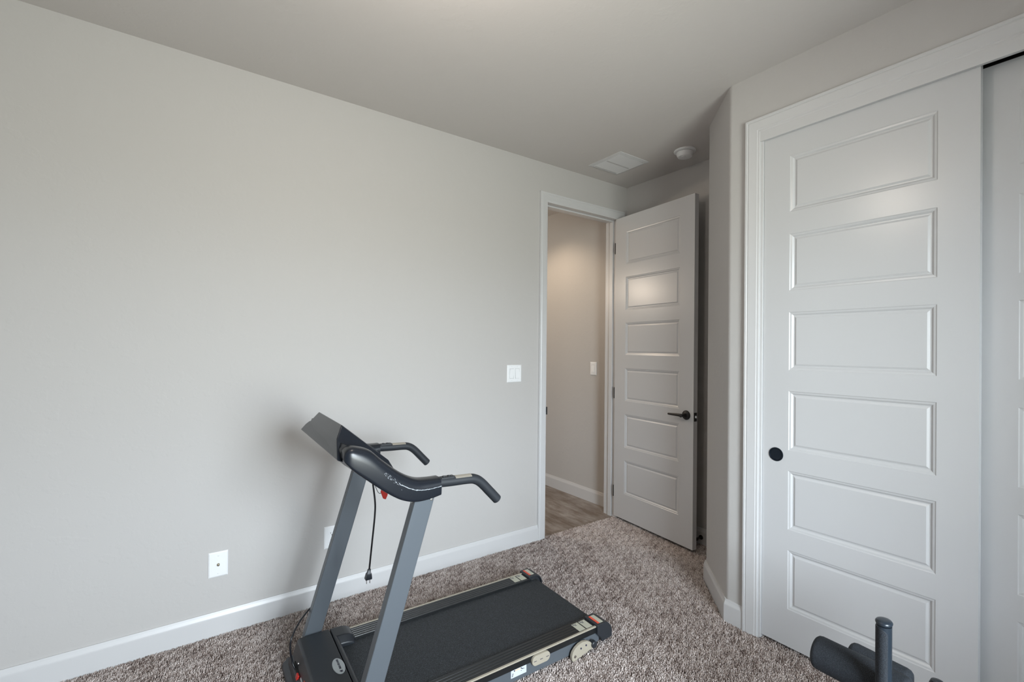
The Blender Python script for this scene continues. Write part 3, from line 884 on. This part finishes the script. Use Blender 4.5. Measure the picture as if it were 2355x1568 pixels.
mb.prism([(bc[0]+0.005, 0.268), (bc[0]-0.001, 0.268), (bc[0]-0.001, 0.2715), (bc[0]-0.0045, 0.2745), (bc[0]-0.001, 0.2775), (bc[0]+0.005, 0.2775)], 0.1551, 0.1558, 'z')
mb.prism([(bc[0]+0.0068, 0.266), (bc[0]+0.0060, 0.266), (bc[0]+0.0060, 0.279), (bc[0]+0.0068, 0.279)], 0.1551, 0.1558, 'z')
mb.build('emblem', M['label_ink'], bd)

# uprights
for near in (True, False):
    if near:
        a, b, ds = -0.030, 0.006, 0.0
    else:
        a, b, ds = 0.586, 0.622, -0.036
    def fs(z): return -0.936 + ds - 0.294*(0.856 - z)
    zt = 0.905
    mb = tb(); mb.prism([(fs(0.030), 0.030), (fs(0.030)+0.071, 0.030), (fs(zt)+0.073, zt), (fs(zt), zt)], a, b, 'y')
    up = mb.build('upright', M['grey_paint'], tm, bevel=0.0035, seg=3)
    for (s, z) in ((fs(0.838)+0.067, 0.838), ):
        mb = tb(); mb.lathe([(0.0, 0), (0.0055, 0), (0.005, 0.003), (0.0, 0.0035)], (s-0.002, a-0.0002, z+0.012), (0, -1, 0), 16); mb.build('bolt', M['steel'], up, auto=40)
    mb = tb(); mb.lathe([(0.0, 0), (0.0065, 0), (0.006, 0.004), (0.0, 0.005)], (fs(0.848)-0.0005, (a+b)/2, 0.848), (-1, 0, 0), 16); mb.build('bolt', M['steel'], up, auto=40)
    mb = tb(); mb.lathe([(0.0, 0), (0.0065, 0), (0.006, 0.004), (0.0, 0.005)], (fs(0.135)-0.0005, (a+b)/2, 0.135), (-1, 0, 0), 16); mb.build('bolt', M['steel'], up, auto=40)

# console arms: (top s,z), (bottom s,z), half width
ARM = [((-1.184, 1.045), (-1.186, 1.036), 0.018), ((-1.180, 1.057), (-1.184, 1.026), 0.030), ((-1.166, 1.067), (-1.174, 1.013), 0.037), ((-1.146, 1.067), (-1.152, 0.990), 0.040),
       ((-1.101, 1.051), (-1.108, 0.954), 0.041), ((-1.058, 1.013), (-1.052, 0.910), 0.041), ((-0.999, 0.966), (-1.000, 0.877), 0.040),
       ((-0.945, 0.937), (-0.952, 0.862), 0.039), ((-0.900, 0.930), (-0.902, 0.862), 0.038), ((-0.856, 0.929), (-0.857, 0.870), 0.037)]
def catmull(vals, n):
    out = []
    for i in range(len(vals)-1):
        p0, p1, p2, p3 = vals[max(i-1, 0)], vals[i], vals[i+1], vals[min(i+2, len(vals)-1)]
        for k in range(n):
            t = k/n
            out.append(0.5*((2*p1) + (p2-p0)*t + (2*p0-5*p1+4*p2-p3)*t*t + (3*p1-p0-3*p2+p3)*t**3))
    out.append(vals[-1]); return out
arm_v = catmull([np.array([a[0][0], a[0][1], a[1][0], a[1][1], a[2]]) for a in ARM], 5)
HB = [(-0.872, 0.9075), (-0.800, 0.9035), (-0.735, 0.9015), (-0.705, 0.8960), (-0.678, 0.8790), (-0.640, 0.8400), (-0.606, 0.8040)]
for near in (True, False):
    tc = -0.035 if near else 0.633
    sg = 1 if near else -1
    mb = tb(); rings = []
    for ts, tz, bs, bz, hw in arm_v:
        c = Vector(((ts+bs)/2, tc, (tz+bz)/2)); up_ = Vector(((ts-bs)/2, 0, (tz-bz)/2)); ring = []
        for k in range(24):
            a = 2*math.pi*k/24; cx, sx = math.cos(a), math.sin(a)
            e = 0.62 if sx >= 0 else 0.25
            x = math.copysign(abs(cx)**e, cx); y = math.copysign(abs(sx)**(0.80 if sx >= 0 else 0.25), sx)
            ring.append(c + Vector((0, x*hw, 0)) + up_*y)
        rings.append(ring)
    mb.loft(rings if near else rings[15:])
    arm = mb.build('console_arm', M['console'], tm, auto=50)
    # scuffed paint edge
    if near:
        mb = tb()
        rnd = random.Random(4)
        n = len(rings)
        def on_arm(jf, k0):
            j = min(int(jf), n-2); f = jf - j
            def at(jj):
                return rings[jj][12].lerp(rings[jj][13], k0) if k0 > 0 else rings[jj][12].lerp(rings[jj][11], -k0)
            return at(j).lerp(at(j+1), f)
        jf = 29.0
        while jf < n-1.3:
            step = rnd.uniform(0.25, 0.7); kk = -0.42 + 0.10*min((jf-29)/6, 1) + rnd.uniform(-0.05, 0.05)
            mb.tube([on_arm(jf, kk), on_arm(jf+step, kk + rnd.uniform(-0.04, 0.04))], rnd.uniform(0.0006, 0.0014), 5)
            if rnd.random() < 0.4: mb.tube([on_arm(jf, kk-0.12), on_arm(jf+0.15, kk-0.10)], 0.0006, 5)
            jf += step*rnd.uniform(0.6, 1.15)
        for _ in range(70):
            jf = 24.5 + 5.5*rnd.random(); kk = -0.75 + (jf-24)*0.07 + rnd.gauss(0.10, 0.22)
            kk = max(-0.98, min(0.3, kk))
            mb.tube([on_arm(jf, kk), on_arm(jf + rnd.uniform(0.04, 0.16), kk + rnd.uniform(-0.06, 0.06))], rnd.uniform(0.0003, 0.0007), 5)
        mb.build('scuff_marks', M['white_label'], arm)
    # handlebar
    pts = smooth_path([(s, tc, z) for s, z in HB], 6)
    mb = tb(); mb.tube(pts, 0.0180, 24)
    # rounded end
    hb = mb.build('handlebar', M['grip'], tm, bevel=0.003, seg=3, angle=60)
    mb = tb(); mb.lathe([(0.0, 0), (0.0195, 0), (0.0200, 0.006), (0.0, 0.007)], (-0.858, tc, 0.9068), (1, 0, -0.05), 24); mb.build('collar', M['black_plastic'], hb, auto=40)
    mb = tb(); mb.box(-0.846, -0.792, tc-0.013, tc+0.013, 0.9130, 0.9235); bp_ = mb.build('button_pad', M['black_plastic'], hb, bevel=0.003, seg=3)
    for ss in (-0.832, -0.812):
        mb = tb(); mb.lathe([(0.0, 0), (0.0065, 0), (0.006, 0.0025), (0.0, 0.003)], (ss, tc, 0.9232), (0, 0, 1), 16); mb.build('button', M['grip'], bp_, auto=40)
    mb = tb(); rings2 = []
    for s_, z_ in ((-0.790, 0.9030), (-0.724, 0.9008)):
        rings2.append([(s_, tc + 0.0188*math.cos(a), z_ + 0.0188*math.sin(a)) for a in [R(38) + R(104)*k/10 for k in range(11)]] + [(s_, tc + 0.0165*math.cos(a), z_ + 0.0165*math.sin(a)) for a in [R(142) - R(104)*k/10 for k in range(11)]])
    mb.loft(rings2, smooth=False); mb.build('pulse_sensor', M['sensor'], hb, auto=40)

# console: tray between the arms and the display pod
mb = tb()
TRAY = [(-1.199, 1.030), (-1.188, 1.056), (-1.172, 1.068), (-1.100, 1.034), (-1.030, 0.980), (-1.000, 0.950), (-1.006, 0.915), (-1.050, 0.922), (-1.110, 0.955), (-1.160, 0.993)]
SIDE = [(-1.184, 1.030), (-1.180, 1.052), (-1.160, 1.064), (-1.100, 1.046), (-1.040, 0.995), (-1.000, 0.962), (-1.000, 0.885), (-1.052, 0.917), (-1.108, 0.960), (-1.165, 1.005)]
MIDP = [((a[0]+b[0])/2, (a[1]+b[1])/2) for a, b in zip(TRAY, SIDE)]
mb.loft([[(s_, t_, z_) for s_, z_ in P_] for t_, P_ in ((-0.036, SIDE), (-0.006, MIDP), (0.030, TRAY), (0.562, TRAY))])
cb = mb.build('console', M['console'], tm, auto=38)
mb = tb()
A0 = [(-1.1990, -0.040, 1.0265), (-1.2015, 0.600, 1.0290), (-0.985, 0.586, 0.942), (-0.985, 0.012, 0.942)]
A1 = [(-1.186, 0.024, 1.071), (-1.184, 0.590, 1.052), (-0.996, 0.574, 0.966), (-0.996, 0.026, 0.966)]
A2 = [(-1.181, 0.046, 1.079), (-1.170, 0.556, 1.070), (-0.997, 0.556, 0.974), (-0.997, 0.046, 0.974)]
A3 = [(-1.160, 0.072, 1.1205), (-1.146, 0.508, 1.1115), (-0.998, 0.536, 0.982), (-0.998, 0.066, 0.982)]
mb.loft([A0, A1, A2, A3], smooth=False)
pod = mb.build('display_pod', M['console'], cb, bevel=0.004, seg=3)
dn = Vector((0.138, 0, 0.164)).normalized()
def disp(p):  # (t, down the slope, out)
    d = Vector((0.164, 0, -0.1385)).normalized(); n_ = Vector((0.1385, 0, 0.164)).normalized()
    return TL(Vector((-1.160, 0, 1.1205)) + Vector((0, p[0], 0)) + d*p[1] + n_*p[2])
mb = MB(disp); mb.box(0.190, 0.410, 0.030, 0.120, 0.0005, 0.002); mb.build('screen', principled('display_glass', (0.01, 0.012, 0.012), 0.08), pod)
for k in range(6):
    mb = MB(disp); mb.box(0.110+0.066*k, 0.150+0.066*k, 0.150, 0.168, 0.0005, 0.003); mb.build('key', M['cap'], pod, bevel=0.001)
# safety key hanging under the console
mb = tb(); kt = 0.30
mb.prism([(-0.950, 0.800), (-0.946, 0.822), (-0.926, 0.830), (-0.916, 0.806), (-0.923, 0.780), (-0.929, 0.767), (-0.940, 0.772)], kt-0.003, kt+0.003, 'y')
mb.prism([(-0.922, 0.814), (-0.902, 0.806), (-0.900, 0.795), (-0.910, 0.794), (-0.924, 0.804)], kt-0.004, kt+0.004, 'y')
sk = mb.build('safety_key', M['red'], tm, bevel=0.002)
mb = tb(); mb.tube(smooth_path([(-1.004, kt, 0.930), (-0.985, kt+0.004, 0.870), (-0.960, kt, 0.800), (-0.938, kt, 0.800)], 6), 0.0012, 6)
mb.tube(smooth_path([(-0.920, kt, 0.822), (-0.925, kt, 0.870), (-0.985, kt, 0.915), (-1.02, kt, 0.935)], 6), 0.0012, 6)
mb.build('lanyard', M['cord'], sk)

# power cord: leaves the hood, climbs behind the far upright, hangs from the console with its plug
mb = tb()
cp_ = [(-1.222, 0.475, 0.078), (-1.232, 0.490, 0.092), (-1.240, 0.500, 0.118), (-1.247, 0.500, 0.169), (-1.240, 0.505, 0.208), (-1.206, 0.550, 0.235), (-1.160, 0.622, 0.235), (-1.115, 0.636, 0.270), (-1.060, 0.638, 0.420), (-0.985, 0.638, 0.680), (-0.935, 0.632, 0.830), (-0.960, 0.560, 0.905), (-0.990, 0.420, 0.912), (-0.986, 0.310, 0.885), (-0.981, 0.300, 0.833), (-0.972, 0.300, 0.760), (-0.9735, 0.300, 0.700), (-0.983, 0.300, 0.600), (-0.9925, 0.300, 0.500)]
mb.tube(smooth_path(cp_, 6), 0.0036, 10)
pc = mb.build('power_cord', M['cord'], tm, auto=60)
mb = tb()
mb.loft([[(-0.9925+dx*0.5, 0.3+dy*0.5, 0.502) for dx, dy in ((-.011, -.008), (.011, -.008), (.011, .008), (-.011, .008))],
         [(-0.994+dx*0.62, 0.3+dy*0.7, 0.490) for dx, dy in ((-.011, -.008), (.011, -.008), (.011, .008), (-.011, .008))],
         [(-0.9945+dx*0.75, 0.3+dy, 0.484) for dx, dy in ((-.013, -.009), (.013, -.009), (.013, .009), (-.013, .009))],
         [(-0.996+dx, 0.3+dy, 0.466) for dx, dy in ((-.013, -.010), (.013, -.010), (.013, .010), (-.013, .010))],
         [(-0.996+dx, 0.3+dy*0.9, 0.462) for dx, dy in ((-.012, -.009), (.012, -.009), (.012, .009), (-.012, .009))]], smooth=False)
pg = mb.build('plug', M['cap'], pc, bevel=0.001)
mb = tb()
for dx in (-0.0066, 0.0060): mb.box(-0.996+dx-0.0008, -0.996+dx+0.0008, 0.297, 0.303, 0.446, 0.463)
mb.build('prong', M['steel'], pg)

# ------------------------------------------------------------------ exercise bench with foam rollers (lower right)
eb = empty('exercise_bench', (1.60, 0.36, 0))
tag(eb, 'black exercise machine with foam rollers and a padded post before the closet doors', 'exercise machine')
eo = Vector((1.60, 0.36, 0))
def EL(p): return Vector(p) - eo
def foam_roller(c0, c1, r):
    mb = MB(EL)
    a = Vector(c0); b = Vector(c1); d = (b-a).normalized(); L_ = (b-a).length
    prof = [(0.011, 0.0), (r-0.016, 0.0), (r-0.007, 0.002), (r-0.002, 0.007), (r, 0.015), (r, L_-0.015), (r-0.002, L_-0.007), (r-0.007, L_-0.002), (r-0.016, L_), (0.011, L_)]
    mb.lathe(prof, a, d, 40)
    return mb.build('foam_roller', M['foam'], eb, auto=50)
foam_roller((1.608, 0.627, 0.458), (1.608, 0.395, 0.453), 0.0480)
foam_roller((1.694, 0.566, 0.443), (1.694, 0.416, 0.434), 0.0440)
mb = MB(EL); mb.tube([(1.608, 0.620, 0.461), (1.608, 0.16, 0.455)], 0.0115, 16); mb.build('roller_rod', M['black_plastic'], eb, auto=40)
mb = MB(EL); mb.tube([(1.694, 0.560, 0.443), (1.694, 0.16, 0.419)], 0.0115, 16); mb.build('roller_rod', M['black_plastic'], eb, auto=40)
mb = MB(EL); mb.lathe([(0.0, 0.0), (0.016, 0.0), (0.018, 0.006), (0.014, 0.016), (0.0, 0.020)], (1.752, 0.372, 0.438), (0, 0, 1), 24)
mb.tube([(1.752, 0.372, 0.30), (1.752, 0.372, 0.440)], 0.008, 12)
mb.build('adjustment_knob', M['black_plastic'], eb, auto=40)
mb = MB(EL); mb.box(1.56, 1.79, 0.15, 0.175, 0.30, 0.49)
mb.box(1.655, 1.695, 0.14, 0.185, 0.03, 0.31)
mb.build('side_bracket', M['black_plastic'], eb, bevel=0.004)
# padded vertical post with an oval section and cap
pcx, pcy, zt_ = 1.552, 0.4385, 0.659
ax_a = Vector((0.0, -1.0, 0)); ax_b = Vector((1.0, 0.0, 0))
def oval(z, ra, rb, tilt=0.0, n=40):
    return [Vector((pcx, pcy, z)) + ax_a*ra*math.cos(2*math.pi*k/n) + ax_b*rb*math.sin(2*math.pi*k/n) + Vector((0, 0, tilt*ra*math.cos(2*math.pi*k/n))) for k in range(n)]
mb = MB(EL)
mb.loft([oval(0.06, 0.0172, 0.0205), oval(zt_-0.012, 0.0172, 0.0205)])
post = mb.build('padded_post', M['cap'], eb, auto=40)
mb = MB(EL); mb.loft([oval(zt_-0.009, 0.0176, 0.0210), oval(zt_-0.006, 0.0188, 0.0222), oval(zt_-0.003, 0.0190, 0.0224), oval(zt_+0.0005, 0.0165, 0.0195), oval(zt_+0.0025, 0.0105, 0.0125), oval(zt_+0.003, 0.004, 0.005)])
mb.build('post_cap', M['cap'], post, auto=50)
# foam panel wrapped around the camera-facing side
mb = MB(EL)
vdir = Vector((-pcx, -pcy, 0)).normalized()
ph0 = math.atan2(vdir.dot(ax_b), vdir.dot(ax_a))
rings = []
for zz, sp0, sp1 in ((0.07, -1.9, 0.55), (0.30, -1.9, 0.55), (0.50, -1.9, 0.55), (zt_-0.034, -1.9, 0.55), (zt_-0.027, -1.9, 0.46), (zt_-0.021, -1.9, 0.20), (zt_-0.017, -1.9, -0.35)):
    o_ = []; i_ = []
    for k in range(25):
        a = ph0 + sp0 + (sp1-sp0)*k/24
        bulge = 1.055 if 0 < k < 24 else 1.01
        for lst, sc in ((o_, bulge), (i_, 0.97)):
            lst.append(Vector((pcx, pcy, zz)) + ax_a*0.0172*sc*math.cos(a) + ax_b*0.0205*sc*math.sin(a))
    rings.append(o_ + i_[::-1])
mb.loft(rings)
mb.build('foam_pad', M['foam'], post, auto=50)
mb = MB(EL)
mb.box(1.53, 1.575, 0.14, 0.47, 0.03, 0.075); mb.box(1.30, 1.95, 0.12, 0.17, 0.0, 0.045)
mb.build('base_frame', M['black_plastic'], eb, bevel=0.005)
